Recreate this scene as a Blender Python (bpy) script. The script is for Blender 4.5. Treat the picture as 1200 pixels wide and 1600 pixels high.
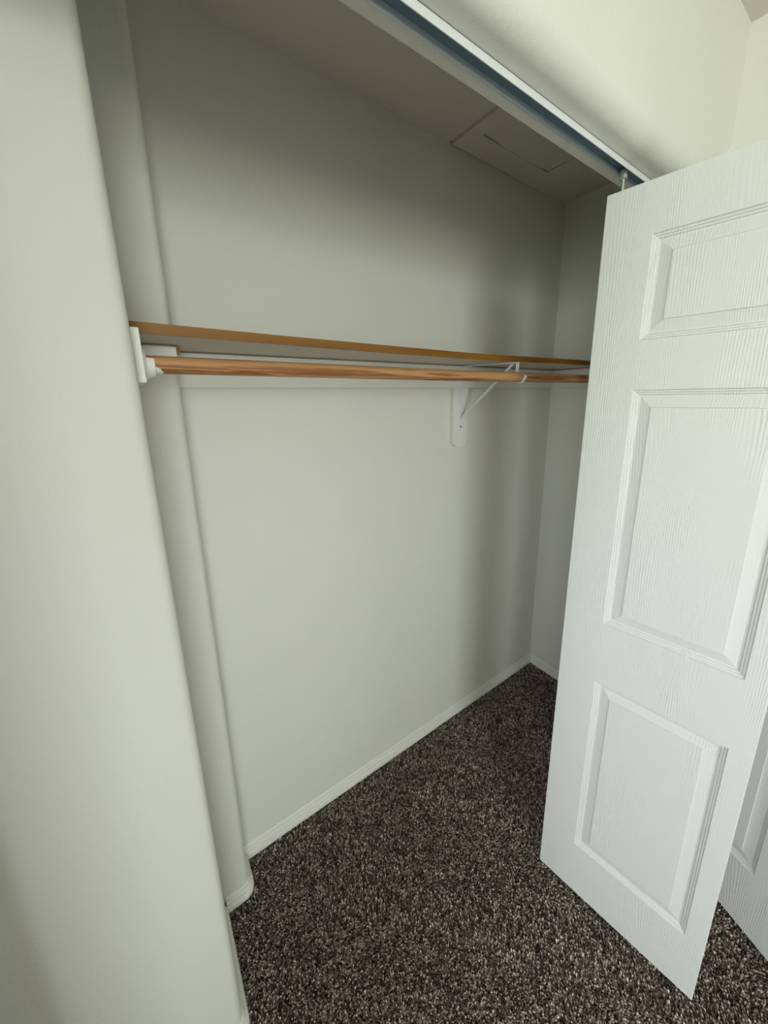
import bpy, bmesh, math, random
import numpy as np
from mathutils import Matrix, Vector

for o in list(bpy.data.objects):
    bpy.data.objects.remove(o, do_unlink=True)
S = bpy.context.scene
COL = S.collection
random.seed(4)

# ------------------------------------------------------------------ camera
CAM = Vector((-0.0101, -0.3872, 1.5903))
YAW, PITCH, ROLL = math.radians(35.1204), math.radians(-12.9018), math.radians(-0.8737)
FPX, PPX, PPY = 569.34, 612.4, 749.4            # for a 1200 x 1600 frame
fw = Vector((math.sin(YAW) * math.cos(PITCH), math.cos(YAW) * math.cos(PITCH), math.sin(PITCH)))
rt = Vector((math.cos(YAW), -math.sin(YAW), 0))
up = rt.cross(fw)
r2 = rt * math.cos(ROLL) + up * math.sin(ROLL)
u2 = -rt * math.sin(ROLL) + up * math.cos(ROLL)
cd = bpy.data.cameras.new('camera')
cam = bpy.data.objects.new('camera', cd)
COL.objects.link(cam)
cam.matrix_world = Matrix(((r2.x, u2.x, -fw.x, CAM.x), (r2.y, u2.y, -fw.y, CAM.y), (r2.z, u2.z, -fw.z, CAM.z), (0, 0, 0, 1)))
cd.sensor_fit = 'VERTICAL'
cd.sensor_height = 36
cd.lens = FPX * 36 / 1600
cd.shift_x = -(PPX - 600) / 1600
cd.shift_y = (PPY - 800) / 1600
cd.clip_start = 0.02
S.camera = cam

# ------------------------------------------------------------------ daylight, exposure
S.view_settings.view_transform = 'Standard'
S.view_settings.look = 'None'
S.view_settings.gamma = 1
S.view_settings.use_curve_mapping = False
S.view_settings.exposure = 0.0
SKY = 14.8
w = bpy.data.worlds.new('daylight')
S.world = w
w.use_nodes = True
nt = w.node_tree
nt.nodes.clear()
tc = nt.nodes.new('ShaderNodeTexCoord')
sp = nt.nodes.new('ShaderNodeSeparateXYZ')
rmp = nt.nodes.new('ShaderNodeValToRGB')
bg = nt.nodes.new('ShaderNodeBackground')
ow = nt.nodes.new('ShaderNodeOutputWorld')
mr = nt.nodes.new('ShaderNodeMapRange')
mr.inputs['From Min'].default_value = -1
mr.inputs['From Max'].default_value = 1
nt.links.new(tc.outputs['Generated'], sp.inputs[0])
nt.links.new(sp.outputs['Z'], mr.inputs['Value'])
nt.links.new(mr.outputs[0], rmp.inputs[0])
nt.links.new(rmp.outputs[0], bg.inputs[0])
nt.links.new(bg.outputs[0], ow.inputs[0])
bg.inputs[1].default_value = SKY
e = rmp.color_ramp.elements
e[0].position, e[0].color = 0.485, (0.68, 0.715, 0.61, 1)
e[1].position, e[1].color = 0.515, (0.90, 0.96, 1.0, 1)

# window openings of the bedroom behind the photographer: (wall, a0, a1, z0, z1)
RX0, RY0 = -2.7, -3.3                              # bedroom extents
WIN_R = (-1.25, 0.0, 1.05, 2.4)                     # in the rear wall, x range
WIN_L = (-2.4, -0.9, 1.05, 2.4)                     # in the left wall, y range
def portal(name, loc, rot, sx, sy):
    l = bpy.data.lights.new(name, 'AREA')
    l.shape = 'RECTANGLE'
    l.size, l.size_y = sx, sy
    l.cycles.is_portal = True
    o = bpy.data.objects.new(name, l)
    o.location, o.rotation_euler = loc, rot
    COL.objects.link(o)
portal('window_portal', ((WIN_R[0] + WIN_R[1]) / 2, RY0 - 0.02, (WIN_R[2] + WIN_R[3]) / 2), (math.pi / 2, 0, 0), WIN_R[1] - WIN_R[0], WIN_R[3] - WIN_R[2])
portal('window_portal', (RX0 - 0.02, (WIN_L[0] + WIN_L[1]) / 2, (WIN_L[2] + WIN_L[3]) / 2), (math.pi / 2, 0, -math.pi / 2), WIN_L[1] - WIN_L[0], WIN_L[3] - WIN_L[2])

# ------------------------------------------------------------------ room dimensions (metres)
H = 2.447            # ceiling
Y = 0.7093           # closet back wall
XC = 1.7658          # closet right wall
HB, HI = 2.0696, 0.118   # header underside, header inner face
OX0, OX1 = -0.36, 1.30   # closet opening
XR = 1.3334          # bedroom right wall
CHX, CHY = 0.008, 0.3244  # chase beside the shelf
COX, COY = 0.0934, 0.6027 # narrow column in the back corner
RB = 0.019           # bullnose radius
ZC0, ZC1 = 1.6186, 1.7026 # cleats
ZS0, ZS1 = 1.7063, 1.7253 # shelf board

# ------------------------------------------------------------------ materials
def lin(c):
    return tuple(((x / 255) / 12.92 if x / 255 <= 0.04045 else ((x / 255 + 0.055) / 1.055) ** 2.4) for x in c) + (1,)
def mat(name, col, rough=0.6, metal=0.0, spec=0.5):
    m = bpy.data.materials.new(name)
    m.use_nodes = True
    b = m.node_tree.nodes['Principled BSDF']
    b.inputs['Base Color'].default_value = col
    b.inputs['Roughness'].default_value = rough
    b.inputs['Metallic'].default_value = metal
    b.inputs['Specular IOR Level'].default_value = spec
    return m, m.node_tree, b
def N(nt, t, **kw):
    n = nt.nodes.new(t)
    for k, v in kw.items():
        if k in n.inputs.keys():
            n.inputs[k].default_value = v
        else:
            setattr(n, k, v)
    return n
def coords(nt, scale=(1, 1, 1), out='Object', rot=(0, 0, 0)):
    t = N(nt, 'ShaderNodeTexCoord')
    m = N(nt, 'ShaderNodeMapping')
    m.inputs['Scale'].default_value = scale
    m.inputs['Rotation'].default_value = rot
    nt.links.new(t.outputs[out], m.inputs[0])
    return m.outputs[0]
def bump(nt, b, height, strength, dist):
    bn = N(nt, 'ShaderNodeBump', Strength=strength, Distance=dist)
    nt.links.new(height, bn.inputs['Height'])
    nt.links.new(bn.outputs[0], b.inputs['Normal'])

def paint(name, col, rough=0.75, peel=0.5):
    m, nt, b = mat(name, col, rough, spec=0.3)
    c = coords(nt)
    n1 = N(nt, 'ShaderNodeTexNoise', Scale=95.0, Detail=3.0, Roughness=0.55)
    n2 = N(nt, 'ShaderNodeTexNoise', Scale=6.0, Detail=2.0)
    nt.links.new(c, n1.inputs['Vector'])
    nt.links.new(c, n2.inputs['Vector'])
    mx = N(nt, 'ShaderNodeMix', data_type='RGBA')
    mx.inputs[6].default_value = tuple(x * 0.975 for x in col[:3]) + (1,)
    mx.inputs[7].default_value = col
    nt.links.new(n2.outputs[0], mx.inputs[0])
    nt.links.new(mx.outputs[2], b.inputs['Base Color'])
    bump(nt, b, n1.outputs[0], peel, 0.0016)
    return m
WALL = paint('wall_paint', (0.752, 0.750, 0.695, 1))
CEIL = paint('ceiling_paint', (0.72, 0.695, 0.62, 1), peel=0.8)
TRIM = paint('trim_paint', (0.80, 0.795, 0.745, 1), 0.45, 0.08)

def door_paint():
    m, nt, b = mat('door_paint', (0.665, 0.685, 0.665, 1), 0.42, spec=0.4)
    c = coords(nt)
    big = N(nt, 'ShaderNodeTexNoise', Scale=1.0, Detail=1.0)
    st = N(nt, 'ShaderNodeMapping')
    st.inputs['Scale'].default_value = (9, 9, 1.6)
    nt.links.new(c, st.inputs[0])
    nt.links.new(st.outputs[0], big.inputs['Vector'])
    add = N(nt, 'ShaderNodeMixRGB', blend_type='ADD', Fac=0.07)
    nt.links.new(c, add.inputs[1])
    nt.links.new(big.outputs['Color'], add.inputs[2])
    wv = N(nt, 'ShaderNodeTexWave', wave_type='BANDS', bands_direction='Y', Scale=62.0, Distortion=1.2, Detail=2.0)
    wv.inputs['Detail Scale'].default_value = 1.0
    nt.links.new(add.outputs[0], wv.inputs['Vector'])
    fine = N(nt, 'ShaderNodeTexNoise', Scale=1.0, Detail=2.0)
    s2 = N(nt, 'ShaderNodeMapping')
    s2.inputs['Scale'].default_value = (480, 480, 14)
    nt.links.new(c, s2.inputs[0])
    nt.links.new(s2.outputs[0], fine.inputs['Vector'])
    mul = N(nt, 'ShaderNodeMath', operation='MULTIPLY')
    nt.links.new(wv.outputs['Fac'], mul.inputs[0])
    nt.links.new(fine.outputs[0], mul.inputs[1])
    msk = N(nt, 'ShaderNodeTexNoise', Scale=1.0, Detail=1.0)
    s3 = N(nt, 'ShaderNodeMapping')
    s3.inputs['Scale'].default_value = (13, 13, 3.2)
    nt.links.new(c, s3.inputs[0])
    nt.links.new(s3.outputs[0], msk.inputs['Vector'])
    mk = N(nt, 'ShaderNodeMapRange')
    mk.inputs['From Min'].default_value = 0.36
    mk.inputs['From Max'].default_value = 0.62
    nt.links.new(msk.outputs[0], mk.inputs['Value'])
    m2 = N(nt, 'ShaderNodeMath', operation='MULTIPLY')
    nt.links.new(mul.outputs[0], m2.inputs[0])
    nt.links.new(mk.outputs[0], m2.inputs[1])
    bump(nt, b, m2.outputs[0], 0.5, 0.0012)
    return m
DOOR = door_paint()

def wood(name, dark, light, axis_scale, rough=0.42, rings=28.0, smear=False):
    m, nt, b = mat(name, light, rough, spec=0.45)
    c = coords(nt, axis_scale)
    n = N(nt, 'ShaderNodeTexNoise', Scale=1.0, Detail=4.0, Roughness=0.6, Distortion=0.6)
    nt.links.new(c, n.inputs['Vector'])
    ml = N(nt, 'ShaderNodeMath', operation='MULTIPLY')
    ml.inputs[1].default_value = rings
    nt.links.new(n.outputs[0], ml.inputs[0])
    sn = N(nt, 'ShaderNodeMath', operation='SINE')
    nt.links.new(ml.outputs[0], sn.inputs[0])
    r = N(nt, 'ShaderNodeValToRGB')
    el = r.color_ramp.elements
    el[0].position, el[0].color = 0.0, light
    el[1].position, el[1].color = 0.95, dark
    mid = el.new(0.62)
    mid.color = tuple(l * 0.72 + d * 0.28 for l, d in zip(light, dark))
    hs = N(nt, 'ShaderNodeMapRange')
    hs.inputs['From Min'].default_value = -1
    nt.links.new(sn.outputs[0], hs.inputs['Value'])
    nt.links.new(hs.outputs[0], r.inputs[0])
    out = r.outputs[0]
    if smear:      # dried paint dabbed over the end of the rod
        t = N(nt, 'ShaderNodeTexCoord')
        s = N(nt, 'ShaderNodeSeparateXYZ')
        nt.links.new(t.outputs['Object'], s.inputs[0])
        nn = N(nt, 'ShaderNodeTexNoise', Scale=120.0)
        nt.links.new(t.outputs['Object'], nn.inputs['Vector'])
        a = N(nt, 'ShaderNodeMath', operation='MULTIPLY_ADD')
        a.inputs[1].default_value = 0.016
        nt.links.new(nn.outputs[0], a.inputs[0])
        zz = N(nt, 'ShaderNodeMath', operation='MULTIPLY')
        zz.inputs[1].default_value = -1.1
        nt.links.new(s.outputs['Z'], zz.inputs[0])
        nt.links.new(zz.outputs[0], a.inputs[2])
        sub = N(nt, 'ShaderNodeMath', operation='SUBTRACT')
        nt.links.new(a.outputs[0], sub.inputs[0])
        nt.links.new(s.outputs['X'], sub.inputs[1])
        gt = N(nt, 'ShaderNodeMath', operation='GREATER_THAN')
        gt.inputs[1].default_value = 0.0
        nt.links.new(sub.outputs[0], gt.inputs[0])
        mx = N(nt, 'ShaderNodeMix', data_type='RGBA')
        mx.inputs[7].default_value = (0.78, 0.76, 0.7, 1)
        nt.links.new(gt.outputs[0], mx.inputs[0])
        nt.links.new(out, mx.inputs[6])
        out = mx.outputs[2]
    nt.links.new(out, b.inputs['Base Color'])
    bump(nt, b, hs.outputs[0], 0.08, 0.001)
    return m
ROD = wood('oak_rod', (0.26, 0.100, 0.030, 1), (0.52, 0.275, 0.125, 1), (2.6, 85, 85), 0.45, 19, True)
EDGE = wood('edge_wood', (0.15, 0.055, 0.005, 1), (0.265, 0.112, 0.009, 1), (1.5, 45, 60), 0.5, 7)
BOARD, _, _ = mat('shelf_laminate', (0.58, 0.49, 0.40, 1), 0.6)
METAL, _, _ = mat('white_enamel', (0.76, 0.77, 0.78, 1), 0.35)
TRACK, tn, tb = mat('track_steel', (0.80, 0.82, 0.82, 1), 0.32, 0.15)
TWEB, _, _ = mat('track_web_shaded_steel', (0.16, 0.235, 0.30, 1), 0.4, 0.6)  # bluish track steel; its colour also carries the shade inside the channel
TRAIL, _, _ = mat('track_rail_steel', (0.50, 0.56, 0.60, 1), 0.35, 0.5)
ZINC, _, _ = mat('zinc', (0.62, 0.64, 0.65, 1), 0.3, 0.85)
DARK, _, _ = mat('dark_screw', (0.05, 0.05, 0.05, 1), 0.4, 0.8)
HINGE, _, _ = mat('hinge_metal', (0.7, 0.68, 0.62, 1), 0.3, 0.9)

def carpet(name, attr):
    m, nt, b = mat(name, (0.1, 0.08, 0.07, 1), 0.95, spec=0.1)
    r = N(nt, 'ShaderNodeValToRGB')
    el = r.color_ramp.elements
    el[0].position, el[0].color = 0.0, (0.018, 0.012, 0.011, 1)
    el[1].position, el[1].color = 1.0, (0.92, 0.86, 0.79, 1)
    for p, c in ((0.35, (0.120, 0.094, 0.082, 1)), (0.7, (0.50, 0.42, 0.365, 1))):
        x = el.new(p)
        x.color = c
    if attr:
        a = N(nt, 'ShaderNodeAttribute', attribute_name='shade')
        nt.links.new(a.outputs['Fac'], r.inputs[0])
    else:
        c = coords(nt)
        v = N(nt, 'ShaderNodeTexVoronoi', Scale=190.0)
        nt.links.new(c, v.inputs['Vector'])
        sp = N(nt, 'ShaderNodeSeparateColor')
        nt.links.new(v.outputs['Color'], sp.inputs[0])
        nt.links.new(sp.outputs[0], r.inputs[0])
        bump(nt, b, v.outputs['Distance'], 1.0, 0.006)
    nt.links.new(r.outputs[0], b.inputs['Base Color'])
    return m
FLOOR = carpet('carpet_backing', False)
PILE = carpet('carpet_pile', True)

# ------------------------------------------------------------------ mesh helpers
def link(name, me, m, parent=None, origin=None, smooth=False):
    """verts come in world (or, under a parent, in the parent's) space; the origin moves to the base of the mesh"""
    n = len(me.vertices)
    co = np.empty(n * 3, dtype=np.float64)
    me.vertices.foreach_get('co', co)
    co = co.reshape(-1, 3)
    if origin is None:
        lo, hi = co.min(0), co.max(0)
        origin = ((lo[0] + hi[0]) / 2, (lo[1] + hi[1]) / 2, lo[2])
    co -= np.array(origin)
    me.vertices.foreach_set('co', co.ravel())
    me.update()
    me.name = name
    o = bpy.data.objects.new(name, me)
    COL.objects.link(o)
    o.location = origin
    if m:
        me.materials.append(m)
    if parent:
        o.parent = parent
    if smooth:
        for p in me.polygons:
            p.use_smooth = True
        if smooth != 'all':
            me.set_sharp_from_angle(angle=math.radians(35))
    return o
def mesh_from(verts, faces):
    me = bpy.data.meshes.new('m')
    me.from_pydata([tuple(v) for v in verts], [], faces)
    bm = bmesh.new()
    bm.from_mesh(me)
    bmesh.ops.recalc_face_normals(bm, faces=bm.faces)
    bm.to_mesh(me)
    bm.free()
    return me
def boxes(bl, bev=0.0, seg=2):
    bm = bmesh.new()
    for (x0, x1, y0, y1, z0, z1) in bl:
        r = bmesh.ops.create_cube(bm, size=1)
        for v in r['verts']:
            v.co = Vector(((x0 + x1) / 2 + v.co.x * (x1 - x0), (y0 + y1) / 2 + v.co.y * (y1 - y0), (z0 + z1) / 2 + v.co.z * (z1 - z0)))
    if bev:
        bmesh.ops.bevel(bm, geom=list(bm.edges), offset=bev, segments=seg, profile=0.5, affect='EDGES')
    me = bpy.data.meshes.new('m')
    bm.to_mesh(me)
    bm.free()
    return me
def prism(poly, z0, z1, axis='Z'):
    """closed polygon (a, b) extruded; axis Z: (x, y) -> z, axis X: (y, z) -> x, axis Y: (x, z) -> y"""
    f = {'Z': lambda a, b, c: (a, b, c), 'X': lambda a, b, c: (c, a, b), 'Y': lambda a, b, c: (a, c, b)}[axis]
    n = len(poly)
    v = [f(a, b, z0) for a, b in poly] + [f(a, b, z1) for a, b in poly]
    fs = [tuple(range(n)), tuple(range(2 * n - 1, n - 1, -1))]
    fs += [(i, (i + 1) % n, n + (i + 1) % n, n + i) for i in range(n)]
    return mesh_from(v, fs)
def arc(cx, cy, r, a0, a1, n=8):
    return [(cx + r * math.cos(math.radians(a0 + (a1 - a0) * i / n)), cy + r * math.sin(math.radians(a0 + (a1 - a0) * i / n))) for i in range(n + 1)]
def sweep_path(path, prof):
    """profile (out, z) swept along a plan path; 'out' is to the right of the walking direction, corners mitred"""
    n, k = len(path), len(prof)
    P = [Vector(p) for p in path]
    verts = []
    for i in range(n):
        d0 = (P[i] - P[i - 1]).normalized() if i else (P[1] - P[0]).normalized()
        d1 = (P[i + 1] - P[i]).normalized() if i < n - 1 else d0
        n0, n1 = Vector((d0.y, -d0.x)), Vector((d1.y, -d1.x))
        b = (n0 + n1).normalized()
        s = 1 / max(0.3, b.dot(n0))
        for (o, z) in prof:
            q = P[i] + b * (o * s)
            verts.append((q.x, q.y, z))
    fs = [(i * k + j, i * k + (j + 1) % k, (i + 1) * k + (j + 1) % k, (i + 1) * k + j) for i in range(n - 1) for j in range(k)]
    fs += [tuple(range(k)), tuple((n - 1) * k + j for j in range(k - 1, -1, -1))]
    return mesh_from(verts, fs)
def tube(pts, r, seg=16, cap=True):
    """round bar through points, radius may be a list"""
    pts = [Vector(p) for p in pts]
    rr = r if isinstance(r, (list, tuple)) else [r] * len(pts)
    verts, fs = [], []
    for i, p in enumerate(pts):
        d = (pts[min(i + 1, len(pts) - 1)] - pts[max(i - 1, 0)]).normalized()
        a = Vector((0, 0, 1)) if abs(d.z) < 0.9 else Vector((0, 1, 0))
        u = d.cross(a).normalized()
        v = d.cross(u)
        for j in range(seg):
            t = 2 * math.pi * j / seg
            verts.append(p + u * (rr[i] * math.cos(t)) + v * (rr[i] * math.sin(t)))
    for i in range(len(pts) - 1):
        for j in range(seg):
            fs.append((i * seg + j, i * seg + (j + 1) % seg, (i + 1) * seg + (j + 1) % seg, (i + 1) * seg + j))
    if cap:
        fs += [tuple(range(seg)), tuple(range((len(pts) - 1) * seg, len(pts) * seg))]
    return mesh_from(verts, fs)
def strip(path, x0, x1, t):
    """flat metal strip: path in (y, z), width along x from x0 to x1, thickness t to the right of travel"""
    P = [Vector(p) for p in path]
    a, b = [], []
    for i in range(len(P)):
        d = (P[min(i + 1, len(P) - 1)] - P[max(i - 1, 0)]).normalized()
        n = Vector((d.y, -d.x))
        a.append(P[i] + n * t / 2)
        b.append(P[i] - n * t / 2)
    poly = a + b[::-1]
    n = len(P)
    v = [(x0, p.x, p.y) for p in poly] + [(x1, p.x, p.y) for p in poly]
    m = 2 * n
    fs = []
    for k in (0, m):
        for i in range(n - 1):
            fs.append((k + i, k + i + 1, k + m - 2 - i, k + m - 1 - i))
    fs += [(i, (i + 1) % m, m + (i + 1) % m, m + i) for i in range(m)]
    return mesh_from(v, fs)
def empty(name, loc, rz=0):
    o = bpy.data.objects.new(name, None)
    o.empty_display_size = 0.05
    o.location = loc
    o.rotation_euler = (0, 0, rz)
    COL.objects.link(o)
    return o
def tag(o, label, cat, group=None, kind=None):
    o['label'], o['category'] = label, cat
    if group:
        o['group'] = group
    if kind:
        o['kind'] = kind
    return o
def struct(o, label=None, cat=None):
    o['kind'] = 'structure'
    if label:
        o['label'], o['category'] = label, cat
    return o

# ------------------------------------------------------------------ the setting
struct(link('floor', boxes([(RX0 - 0.1, 2.3, RY0 - 0.1, 0.85, -0.1, 0.0)]), FLOOR), 'dark brown flecked carpet floor of the closet and bedroom', 'floor')
# the ceiling sheet is cut out at the attic hatch and along a crack behind its trim, with dark roof space above
CX0, CX1, CY0, CY1 = 1.070, 1.477, 0.255, 0.627
X0, X1, Y0, Y1 = RX0 - 0.1, 2.3, RY0 - 0.1, 0.85
struct(link('ceiling', boxes([(X0, X1, Y0, CY0, H, H + 0.02), (X0, CX0, CY0, CY1, H, H + 0.02), (CX1, X1, CY0, CY1, H, H + 0.02),
                              (X0, X1, CY1, 0.699, H, H + 0.02), (X0, 1.028, 0.699, Y1, H, H + 0.02), (1.19, X1, 0.699, Y1, H, H + 0.02), (1.028, 1.19, 0.7094, Y1, H, H + 0.02),
                              (X0, X1, Y0, Y1, H + 0.2, H + 0.24), (X0, X0 + 0.02, Y0, Y1, H + 0.02, H + 0.2), (X1 - 0.02, X1, Y0, Y1, H + 0.02, H + 0.2),
                              (X0, X1, Y0, Y0 + 0.02, H + 0.02, H + 0.2), (X0, X1, Y1 - 0.02, Y1, H + 0.02, H + 0.2)]), CEIL), 'off-white textured ceiling above the closet', 'ceiling')
struct(link('wall_back', boxes([(-0.5, 1.88, Y, 0.82, 0, H)]), WALL), 'long cream back wall of the closet behind the shelf', 'wall')
struct(link('wall_closet_right', boxes([(XC, 1.88, HI - 0.1, Y, 0, H)]), WALL), 'shaded cream end wall of the closet beyond the bifold leaf', 'wall')
poly = [(-0.5, Y), (-0.5, HI), (OX0, HI), (OX0, CHY)] + arc(CHX - RB, CHY + RB, RB, -90, 0) + [(CHX, Y)]
struct(link('wall_left', prism(poly, 0, H), WALL, smooth=True), 'bright cream wall with rounded corner at the open closet end', 'wall')
poly = [(CHX, Y), (CHX, COY)] + arc(COX - RB, COY + RB, RB, -90, 0) + [(COX, Y)]
struct(link('wall_column', prism(poly, 0, H), WALL, smooth=True), 'narrow cream column stepping out of the back wall corner', 'wall')
# closet front wall with its header, rounded along the underside
hp = [(0.0, H)] + [(y, z) for y, z in arc(0.036, HB + 0.036, 0.036, 180, 270, 14)] + [(y, z) for y, z in arc(HI - 0.006, HB + 0.006, 0.006, -90, 0, 4)] + [(HI, H)]
me = prism(hp, OX0, OX1, 'X')
bm = bmesh.new()
bm.from_mesh(me)
for (x0, x1, y0, y1, z0, z1) in ((RX0, OX0, 0, HI, 0, H), (OX1, XR + 0.115, 0, HI, 0, H)):
    r = bmesh.ops.create_cube(bm, size=1)
    for v in r['verts']:
        v.co = Vector(((x0 + x1) / 2 + v.co.x * (x1 - x0), (y0 + y1) / 2 + v.co.y * (y1 - y0), (z0 + z1) / 2 + v.co.z * (z1 - z0)))
bm.to_mesh(me)
bm.free()
struct(link('wall_front', me, WALL, smooth=True), 'cream header wall above the closet opening carrying the door track', 'wall')
# closes the closet between the stub wall and its right end
struct(link('wall_closet_stub', boxes([(XR + 0.115, 1.88, 0.0, HI, 0, H)]), WALL))
# bedroom walls
DY0, DY1, DZ = -0.86, -0.03, 2.07          # opening in the right-hand wall
struct(link('wall_right', boxes([(XR, XR + 0.115, RY0, DY0, 0, H), (XR, XR + 0.115, DY1, 0.0, 0, H), (XR, XR + 0.115, DY0, DY1, DZ, H)]), WALL), 'pale bedroom wall meeting the header wall above the door', 'wall')
struct(link('wall_recess', boxes([(2.0, 2.1, DY0 - 0.1, DY1 + 0.02, 0, H), (XR + 0.115, 2.0, DY0 - 0.1, DY0, 0, H), (XR + 0.115, 2.0, DY1, 0.0, 0, H)]), WALL))
a0, a1, z0, z1 = WIN_R
struct(link('wall_rear', boxes([(RX0, a0, RY0 - 0.1, RY0, 0, H), (a1, XR + 0.1, RY0 - 0.1, RY0, 0, H), (a0, a1, RY0 - 0.1, RY0, 0, z0), (a0, a1, RY0 - 0.1, RY0, z1, H)]), WALL))
b0, b1, y0, y1 = WIN_L
struct(link('wall_bedroom_left', boxes([(RX0 - 0.1, RX0, RY0 - 0.1, b0, 0, H), (RX0 - 0.1, RX0, b1, HI, 0, H), (RX0 - 0.1, RX0, b0, b1, 0, y0), (RX0 - 0.1, RX0, b0, b1, y1, H)]), WALL))

# window frames
def win(name, bl):
    struct(link(name, boxes(bl, 0.003), TRIM))
win('window_1', [(a0, a0 + 0.05, RY0 - 0.09, RY0 - 0.03, z0, z1), (a1 - 0.05, a1, RY0 - 0.09, RY0 - 0.03, z0, z1), (a0, a1, RY0 - 0.09, RY0 - 0.03, z0, z0 + 0.05), (a0, a1, RY0 - 0.09, RY0 - 0.03, z1 - 0.05, z1)])
win('window_2', [(RX0 - 0.09, RX0 - 0.03, b0, b0 + 0.05, y0, y1), (RX0 - 0.09, RX0 - 0.03, b1 - 0.05, b1, y0, y1), (RX0 - 0.09, RX0 - 0.03, b0, b1, y0, y0 + 0.05), (RX0 - 0.09, RX0 - 0.03, b0, b1, y1 - 0.05, y1)])

# baseboards
BP = [(0, 0.006), (0.0135, 0.006), (0.0140, 0.010), (0.0140, 0.027), (0.0122, 0.0300), (0.0100, 0.0306), (0.0100, 0.0395), (0.0080, 0.0420), (0.0062, 0.0426), (0.0062, 0.0510), (0.0050, 0.0550), (0.0022, 0.0585), (0, 0.0585)]
def base(name, path, label):
    struct(link(name, sweep_path(path, BP), TRIM, smooth=True), label, 'baseboard')
base('baseboard_left', [(OX0, CHY)] + arc(CHX - RB, CHY + RB, RB, -90, 0) + [(CHX, COY - 0.012)], 'white baseboard wrapping the rounded corner of the near wall')
base('baseboard_column', [(CHX + 0.012, COY)] + arc(COX - RB, COY + RB, RB, -90, 0) + [(COX, Y - 0.012)], 'short white baseboard around the foot of the narrow column')
base('baseboard_back', [(COX, Y), (XC, Y)], 'long white baseboard along the closet back wall')
base('baseboard_right', [(XC, Y - 0.0121), (XC, HI)], 'white baseboard at the shaded end wall of the closet')

# ------------------------------------------------------------------ shelf, cleats, rod
def cleat(name, bl, label):
    return tag(link(name, boxes([bl], 0.0012), TRIM), label, 'cleat', 'shelf cleats')
cleat('shelf_cleat', (CHX, CHX + 0.0125, 0.368, COY - 0.019, ZC0, ZS0 - 0.0002), 'white wooden cleat end holding the rod socket under the shelf')
cc = cleat('shelf_cleat', (CHX + 0.0127, COX, COY - 0.019, COY, 1.656, ZC1 + 0.001), 'short white cleat across the face of the narrow column')
cleat('shelf_cleat', (COX, XC - 0.0001, Y - 0.019, Y, ZC0, ZC1), 'long white cleat running along the back wall under the shelf')
cleat('shelf_cleat', (XC - 0.019, XC, 0.36, Y - 0.0192, ZC0, ZC1), 'white cleat on the shaded end wall under the shelf')

e = link('raw_end', boxes([(COX, COX + 0.0075, COY - 0.0175, COY + 0.002, 1.690, ZC1 + 0.0008)], 0.001), EDGE)
e.parent = cc
e.location = e.location - cc.location
e['label'] = 'unpainted brown wood end'

YS = 0.4577
sx = [0.0, 0.3, 0.6, 0.85, 1.1, 1.45, 1.77]
sz = [0.0045, 0.0, -0.003, -0.0052, -0.0042, 0.0, 0.0]
def sag(x, y):
    z = np.interp(x, sx, sz)
    k = max(0.0, min(1.0, (Y - y) / (Y - YS)))
    return (max(z, 0) if k < 0.3 else z) * (k if z < 0 else k)
def shelf_mesh(x0, x1, ya, yb, za, zb, notch):
    xs = [x0, COX + 0.0012] if notch else [x0]
    n = 34
    xs += [xs[-1] + (x1 - xs[-1]) * (i + 1) / n for i in range(n)]
    v, f = [], []
    for i, x in enumerate(xs):
        for (y, z) in ((ya, za), (yb, za), (yb, zb), (ya, zb)):
            v.append((x, y, z + sag(x, y)))
    if notch:
        for k in range(2):           # the first strip stops in front of the column
            for j in (1, 2):
                pass
        yn = COY - 0.001
        base0 = len(v)
        for x in (x0, COX + 0.0012):
            for z in (za, zb):
                v.append((x, yn, z + sag(x, yn)))
        b = base0
        # short strip: corners at xs[0], xs[1]; rear at yn
        A0, A3, B0, B3 = 0, 3, 4, 7
        n0, n0t, n1, n1t = b, b + 1, b + 2, b + 3
        f += [(A0, B0, n1, n0), (A3, n0t, n1t, B3), (A0, A3, B3, B0), (n0, n1, n1t, n0t), (A0, n0, n0t, A3)]
        f += [(n1, 5, 6, n1t)]
        s = 1
    else:
        f += [(0, 1, 2, 3)]
        s = 0
    for i in range(s, len(xs) - 1):
        p, q = 4 * i, 4 * i + 4
        if notch and i == 1:
            f += [(p, q, q + 1, p + 1, n1), (p + 1, q + 1, q + 2, p + 2), (p + 3, n1t, p + 2, q + 2, q + 3), (p, p + 3, q + 3, q)]
        else:
            f += [(p, q, q + 1, p + 1), (p + 1, q + 1, q + 2, p + 2), (p + 2, q + 2, q + 3, p + 3), (p + 3, q + 3, q, p)]
    l = 4 * (len(xs) - 1)
    f += [(l, l + 3, l + 2, l + 1)]
    # drop the first station's unused rear corners in the notched case
    if notch:
        for j in (1, 2):
            v[j] = v[base0 + (0 if j == 1 else 1)]
    me = mesh_from(v, f)
    bm = bmesh.new()
    bm.from_mesh(me)
    bmesh.ops.delete(bm, geom=[q for q in bm.verts if not q.link_faces], context='VERTS')
    bm.to_mesh(me)
    bm.free()
    return me
sh = empty('closet_shelf', (0.9, 0.58, ZS0))
tag(sh, 'long closet shelf with orange-brown wooden front edge above the rod', 'shelf')
def under(o, p):
    o.parent = p
    o.location = o.location - p.location
    return o
under(link('shelf_board', shelf_mesh(CHX + 0.0005, XC - 0.0005, YS + 0.006, Y - 0.0005, ZS0, ZS1 - 0.0006, True), BOARD), sh)
ed = under(link('front_edge', shelf_mesh(CHX + 0.0005, XC - 0.0005, YS, YS + 0.006, ZS0, ZS1, False), EDGE), sh)
ed['label'] = 'orange-brown wooden edge strip'

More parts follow.
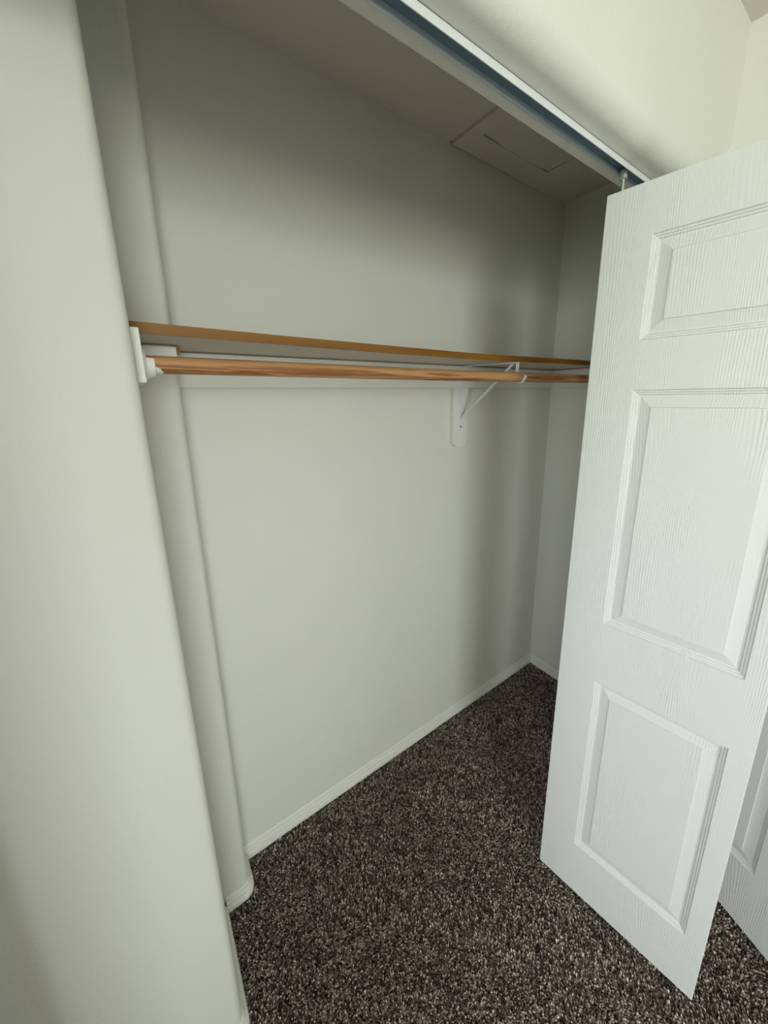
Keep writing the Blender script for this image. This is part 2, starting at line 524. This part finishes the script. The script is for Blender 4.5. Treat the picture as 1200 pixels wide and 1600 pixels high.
RY, RR = 0.415, 0.0157
def rodz(x):
    return 1.6515 + (1.6468 - 1.6515) * min(x, 0.8) / 0.8
xs = [0.026 + (XC - 0.0192 - 0.026) * i / 16 for i in range(17)]
rod = link('closet_rod', tube([(x, RY, rodz(x)) for x in xs], RR, 28), ROD, origin=(0.026, RY, 1.6515), smooth=True)
tag(rod, 'round oak hanging rod running below the shelf front', 'closet rod')

def socket(x0, sgn, label):
    zc = rodz(x0)
    s = empty('rod_socket', (x0, RY, zc))
    tag(s, label, 'socket')
    fl = [(0, 0.0285), (0.002, 0.0285), (0.0045, 0.026), (0.0045, 0.021)]
    under(link('flange', tube([(x0 + sgn * a, RY, zc) for a, r in fl], [r for a, r in fl], 28), TRIM, smooth=True), s)
    # open-topped cup
    v, f = [], []
    n = 22
    for i in range(n + 1):
        t = math.radians(-205 + 230 * i / n)
        for (xx, r) in ((0.004, 0.0245), (0.017, 0.0205), (0.017, 0.0165), (0.004, 0.0165)):
            v.append((x0 + sgn * xx, RY + r * math.cos(t), zc + r * math.sin(t)))
    for i in range(n):
        for j in range(4):
            f.append((i * 4 + j, i * 4 + (j + 1) % 4, i * 4 + 4 + (j + 1) % 4, i * 4 + 4 + j))
    f += [(0, 1, 2, 3), (4 * n, 4 * n + 1, 4 * n + 2, 4 * n + 3)]
    under(link('cup', mesh_from(v, f), TRIM, smooth=True), s)
socket(CHX + 0.0127, 1, 'white painted rod socket screwed to the near cleat end')

# mounting block with clipped lower corners, and the bracket on it
BX0, BX1, BZ0 = 1.055, 1.138, 1.380
c = 0.02
poly = [(BX0, ZC0 - 0.0003), (BX0, BZ0 + c), (BX0 + c, BZ0), (BX1 - c, BZ0), (BX1, BZ0 + c), (BX1, ZC0 - 0.0003)]
tag(link('mounting_block', prism(poly, Y - 0.019, Y, 'Y'), TRIM), 'white wooden block with clipped corners behind the shelf bracket', 'block')
bx = 1.098
wy = Y - 0.019
br = empty('shelf_bracket', (bx, wy, 1.45))
tag(br, 'white metal shelf and rod bracket on the wall block', 'bracket')
hw = 0.0065
wp = under(link('wall_strip', boxes([(bx - 0.0085, bx + 0.0085, wy - 0.0026, wy - 0.0001, 1.448, ZC1 - 0.001)], 0.0006), METAL), br)
for zz in (1.463,):
    under(link('screw', tube([(bx, wy - 0.0026, zz), (bx, wy - 0.0045, zz)], [0.0036, 0.0028], 12), DARK), wp).location -= br.location
zt = 1.6995
under(link('top_arm', strip([(wy - 0.002, zt + 0.002), (0.60, zt), (0.50, zt - 0.002), (0.425, zt - 0.004)], bx - hw, bx + hw, 0.0024), METAL), br)
under(link('brace', strip([(wy - 0.003, 1.475), (wy - 0.004, 1.492), (wy - 0.012, 1.503), (0.46, 1.682), (0.446, 1.6945)], bx - 0.0055, bx + 0.0055, 0.0040), METAL), br)
zc = rodz(bx)
hk = [(0.4285, zt - 0.004), (0.4285, zc + 0.022), (0.4330, zc + 0.013)]
hk += [(RY + 0.0185 * math.cos(math.radians(a)), zc + 0.0185 * math.sin(math.radians(a))) for a in range(25, -181, -15)]
hk += [(RY - 0.0215, zc + 0.005)]
under(link('rod_hook', strip(hk, bx - hw, bx + hw, 0.0026), METAL, smooth=True), br)

# ------------------------------------------------------------------ attic hatch in the closet ceiling
ht = empty('ceiling_hatch', (1.31, 0.42, H - 0.012))
tag(ht, 'painted attic access hatch with flat trim in the closet ceiling', 'hatch')
hx0, hx1, hy0, hy1 = 1.032, 1.59, 0.16, 0.7005
ix0, ix1, iy0, iy1 = 1.085, 1.462, 0.27, 0.612
zb = H - 0.0095
for (p) in ([(hx0, hy1), (ix0, iy1), (ix1, iy1), (hx1, hy1 + 0.0083)],
            [(hx1, hy1 + 0.0083), (ix1, iy1), (ix1, iy0), (hx1, hy0)],
            [(hx1, hy0), (ix1, iy0), (ix0, iy0), (hx0, hy0)],
            [(hx0, hy0), (ix0, iy0), (ix0, iy1), (hx0, hy1)]):
    cx = sum(q[0] for q in p) / 4
    cy = sum(q[1] for q in p) / 4
    p = [(cx + (q[0] - cx) * 0.9985, cy + (q[1] - cy) * 0.9985) for q in p]
    under(link('trim_board', prism(p, zb, H), CEIL), ht)
pp = [(ix0 + 0.0012, iy1 - 0.0070), (ix0 + 0.07, iy1 - 0.0060), (ix0 + 0.09, iy1 - 0.0010), (ix1 - 0.05, iy1 - 0.0010), (ix1 - 0.03, iy1 - 0.0050), (ix1 - 0.0070, iy1 - 0.0070),
      (ix1 - 0.0040, iy1 - 0.07), (ix1 - 0.0010, iy1 - 0.09), (ix1 - 0.0010, iy0 + 0.001), (ix0 + 0.0012, iy0 + 0.001)]
under(link('hatch_panel', prism(pp, H - 0.0085, H + 0.006), CEIL), ht)

# ------------------------------------------------------------------ door track under the header
TY0, TY1, TH = 0.0585, 0.0845, 0.0125
tk = empty('door_track', ((OX0 + OX1) / 2, 0.0715, HB - TH))
tag(tk, 'white metal bifold door track fixed under the closet header', 'track')
L0, L1 = OX0 + 0.002, OX1 - 0.002
under(link('web', boxes([(L0, L1, TY0, TY1, HB - 0.0012, HB - 0.0001)]), TWEB), tk)
under(link('outer_rail', prism([(TY0, HB - 0.0012), (TY0, HB - TH), (TY0 + 0.0012, HB - TH), (TY0 + 0.0012, HB - 0.0012)], L0, L1, 'X'), TRACK), tk)
under(link('inner_rail', prism([(TY1, HB - 0.0012), (TY1, HB - TH), (TY1 - 0.0036, HB - TH), (TY1 - 0.0036, HB - TH + 0.0012), (TY1 - 0.0012, HB - TH + 0.0012), (TY1 - 0.0012, HB - 0.0012)], L0, L1, 'X'), TRAIL), tk)

# ------------------------------------------------------------------ panelled door leaves
def leaf(name, loc, rz, width, holes, z0, z1, th=0.035):
    """local frame: y = along the leaf (0 at far edge, -width at near edge), x = 0 is the face towards the camera side"""
    d = empty(name, loc, rz)
    s0, s1 = holes[0][0], holes[0][1]
    zs = [z0] + [q for h in sorted(holes, key=lambda h: h[2]) for q in (h[2], h[3])] + [z1]
    # frame of stiles and rails with openings right through
    bm = bmesh.new()
    ss = [0, s0, s1, width]
    def quad(*p):
        bm.faces.new([bm.verts.new(q) for q in p])
    for x in (0, th):
        for i in range(3):
            for j in range(len(zs) - 1):
                if i == 1 and j % 2 == 1:
                    continue
                quad((x, -ss[i], zs[j]), (x, -ss[i + 1], zs[j]), (x, -ss[i + 1], zs[j + 1]), (x, -ss[i], zs[j + 1]))
    for i in range(3):
        for z in (z0, z1):
            quad((0, -ss[i], z), (0, -ss[i + 1], z), (th, -ss[i + 1], z), (th, -ss[i], z))
    for j in range(len(zs) - 1):
        for s in (0, width):
            quad((0, -s, zs[j]), (0, -s, zs[j + 1]), (th, -s, zs[j + 1]), (th, -s, zs[j]))
        if j % 2 == 1:
            for s in (s0, s1):
                quad((0, -s, zs[j]), (0, -s, zs[j + 1]), (th, -s, zs[j + 1]), (th, -s, zs[j]))
            for z in (zs[j], zs[j + 1]):
                quad((0, -s0, z), (0, -s1, z), (th, -s1, z), (th, -s0, z))
    bmesh.ops.remove_doubles(bm, verts=list(bm.verts), dist=1e-5)
    bmesh.ops.recalc_face_normals(bm, faces=list(bm.faces))
    outer = [ed for ed in bm.edges if ed.is_manifold and ed.calc_face_angle(0) > 1 and (all(abs(v.co.y) < 1e-6 for v in ed.verts) or all(abs(v.co.y + width) < 1e-6 for v in ed.verts) or all(abs(v.co.z - z0) < 1e-6 for v in ed.verts) or all(abs(v.co.z - z1) < 1e-6 for v in ed.verts))]
    bmesh.ops.bevel(bm, geom=outer, offset=0.0018, segments=2, profile=0.5, affect='EDGES')
    me = bpy.data.meshes.new('m')
    bm.to_mesh(me)
    bm.free()
    link('frame', me, DOOR, d, origin=(0, 0, z0))
    prof = [(0, 0), (0.0022, 0.0034), (0.0052, 0.0037), (0.0070, 0.0062), (0.0102, 0.0066), (0.0122, 0.0096), (0.0158, 0.0100), (0.0385, 0.0046), (0.0396, 0.0024)]
    for (a0, a1, b0, b1) in holes:
        v, f = [], []
        k = len(prof)
        for side in (0, 1):
            for (i, dep) in prof:
                x = dep if side == 0 else th - dep
                v += [(x, -a0 - i, b0 + i), (x, -a1 + i, b0 + i), (x, -a1 + i, b1 - i), (x, -a0 - i, b1 - i)]
        for side in (0, 1):
            o = side * 4 * k
            for r in range(k - 1):
                for j in range(4):
                    f.append((o + r * 4 + j, o + r * 4 + (j + 1) % 4, o + r * 4 + 4 + (j + 1) % 4, o + r * 4 + 4 + j))
            f.append(tuple(o + (k - 1) * 4 + j for j in range(4)))
        for j in range(4):
            f.append((j, (j + 1) % 4, 4 * k + (j + 1) % 4, 4 * k + j))
        link('panel', mesh_from(v, f), DOOR, d)
    return d

HOLES = [(0.0984, 0.3753, 0.2076, 0.8100), (0.0984, 0.3753, 0.9890, 1.5962), (0.0984, 0.3753, 1.7037, 1.9160)]
AA = math.radians(7.3823)
A = leaf('door_1', (0.9291, 0.0949, 0), AA, 0.4153, HOLES, 0.02, 2.02)
tag(A, 'large white three-panel bifold leaf standing open across the closet', 'door', 'bifold door leaves', 'structure')
# roller pin of the leaf, running in the track
link('roller_pin', tube([(0.0175, -0.024, 2.012), (0.0175, -0.024, 2.056)], 0.0032, 12), ZINC, A, smooth=True)
link('roller', tube([(0.0175, -0.024, 2.0475), (0.0175, -0.024, 2.049), (0.0175, -0.024, 2.0655), (0.0175, -0.024, 2.067)], [0.0062, 0.0078, 0.0078, 0.0062], 20), ZINC, A, smooth=True)
BA = math.radians(-22.5)
bn = Vector((1.2285, -0.4425))                     # near lower corner of the second leaf
bw = 0.4153
far = bn + Vector((math.sin(-BA), math.cos(-BA))) * bw
HB2 = [(0.04, bw - 0.0984, 0.2276, 0.81), (0.04, bw - 0.0984, 0.989, 1.5962), (0.04, bw - 0.0984, 1.7037, 1.916)]
B = leaf('door_2', (far.x, far.y, 0), BA, bw, HB2, 0.02, 2.02)
tag(B, 'second white panelled leaf mostly hidden behind the open bifold leaf', 'door', 'bifold door leaves', 'structure')

# the other folded pair of leaves, unseen, added to shade the near wall
for (x, rz, nm) in ((OX0 + 0.005, 0.05, 'unseen_door_3'), (OX0 + 0.060, -0.04, 'unseen_door_4')):
    struct(leaf(nm, (x, 0.085, 0), rz, 0.4153, HOLES, 0.02, 2.02))

# ------------------------------------------------------------------ carpet pile
def pile():
    rng = np.random.default_rng(7)
    sp = 0.0056
    gx, gy = np.meshgrid(np.arange(-0.7, XC - 0.014, sp), np.arange(-1.05, Y - 0.013, sp))
    x, y = gx.ravel(), gy.ravel()
    x = x + rng.uniform(-0.5, 0.5, x.size) * sp
    y = y + rng.uniform(-0.5, 0.5, y.size) * sp
    keep = np.ones(x.size, bool)
    keep &= ~((x < CHX + 0.014) & (y > CHY - 0.014))
    keep &= ~((x < COX + 0.014) & (y > COY - 0.014))
    keep &= ~((x > OX1 - 0.004) & (y > -0.004) & (y < HI + 0.004))
    keep &= ~((x > XR - 0.004) & (y < HI))
    keep &= ~((x < OX0 + 0.004) & (y > -0.004))
    keep &= ~((y < -0.55) & (x < 0.0))
    x, y = x[keep], y[keep]
    n = x.size
    # brushed nap: bands lean different ways
    u = x * 0.86 + y * 0.50
    v = -x * 0.50 + y * 0.86
    nap = np.sin(u * 16 + 1.3 * np.sin(v * 3.3 + 1.0) + 3.9) + 0.7 * np.sin(u * 37 + 2.2 * np.sin(v * 6.5)) + 0.35 * np.sin(v * 21 + u * 9)
    ang = rng.uniform(0, 2 * np.pi, n)
    lean = rng.uniform(0.0, 0.0035, n)
    lx = np.cos(ang) * lean + 0.0050 * np.tanh(nap) * 0.5
    ly = np.sin(ang) * lean + 0.0050 * np.tanh(nap) * 0.85
    h = rng.uniform(0.0075, 0.0115, n) - 0.001 * (nap < -0.5)
    r = rng.uniform(0.0024, 0.0034, n)
    rot = rng.uniform(0, 2 * np.pi, n)
    V = np.empty((n, 7, 3))
    for k in range(3):
        a = rot + k * 2 * np.pi / 3
        V[:, k, 0] = x + r * 0.8 * np.cos(a)
        V[:, k, 1] = y + r * 0.8 * np.sin(a)
        V[:, k, 2] = 0.0
        a = a + 0.7
        V[:, 3 + k, 0] = x + lx * 0.7 + r * np.cos(a)
        V[:, 3 + k, 1] = y + ly * 0.7 + r * np.sin(a)
        V[:, 3 + k, 2] = h * 0.7
    V[:, 6, 0], V[:, 6, 1], V[:, 6, 2] = x + lx, y + ly, h
    tri = np.array([(0, 1, 4), (0, 4, 3), (1, 2, 5), (1, 5, 4), (2, 0, 3), (2, 3, 5), (3, 4, 6), (4, 5, 6), (5, 3, 6)])
    F = (tri[None] + (np.arange(n) * 7)[:, None, None]).reshape(-1, 3)
    me = bpy.data.meshes.new('carpet_pile')
    me.vertices.add(n * 7)
    me.vertices.foreach_set('co', V.ravel())
    me.loops.add(F.size)
    me.loops.foreach_set('vertex_index', F.ravel().astype(np.int32))
    me.polygons.add(len(F))
    me.polygons.foreach_set('loop_start', np.arange(0, F.size, 3, dtype=np.int32))
    me.polygons.foreach_set('loop_total', np.full(len(F), 3, dtype=np.int32))
    me.update(calc_edges=True)
    # tuft colour: clumps of dark, brown and beige yarn
    cell = (np.floor(x / 0.008) * 7919 + np.floor(y / 0.008) * 104729).astype(np.int64) % 100003
    cl = (np.sin(cell * 12.9898) * 43758.5453) % 1.0
    sh = 0.68 * rng.beta(0.75, 1.15, n) + 0.32 * cl
    at = me.attributes.new('shade', 'FLOAT', 'POINT')
    at.data.foreach_set('value', np.repeat(sh, 7).astype(np.float32))
    me.materials.append(PILE)
    o = bpy.data.objects.new('carpet_pile', me)
    COL.objects.link(o)
    tag(o, 'dark brown and beige flecked carpet pile on the closet floor', 'carpet', kind='stuff')
pile()
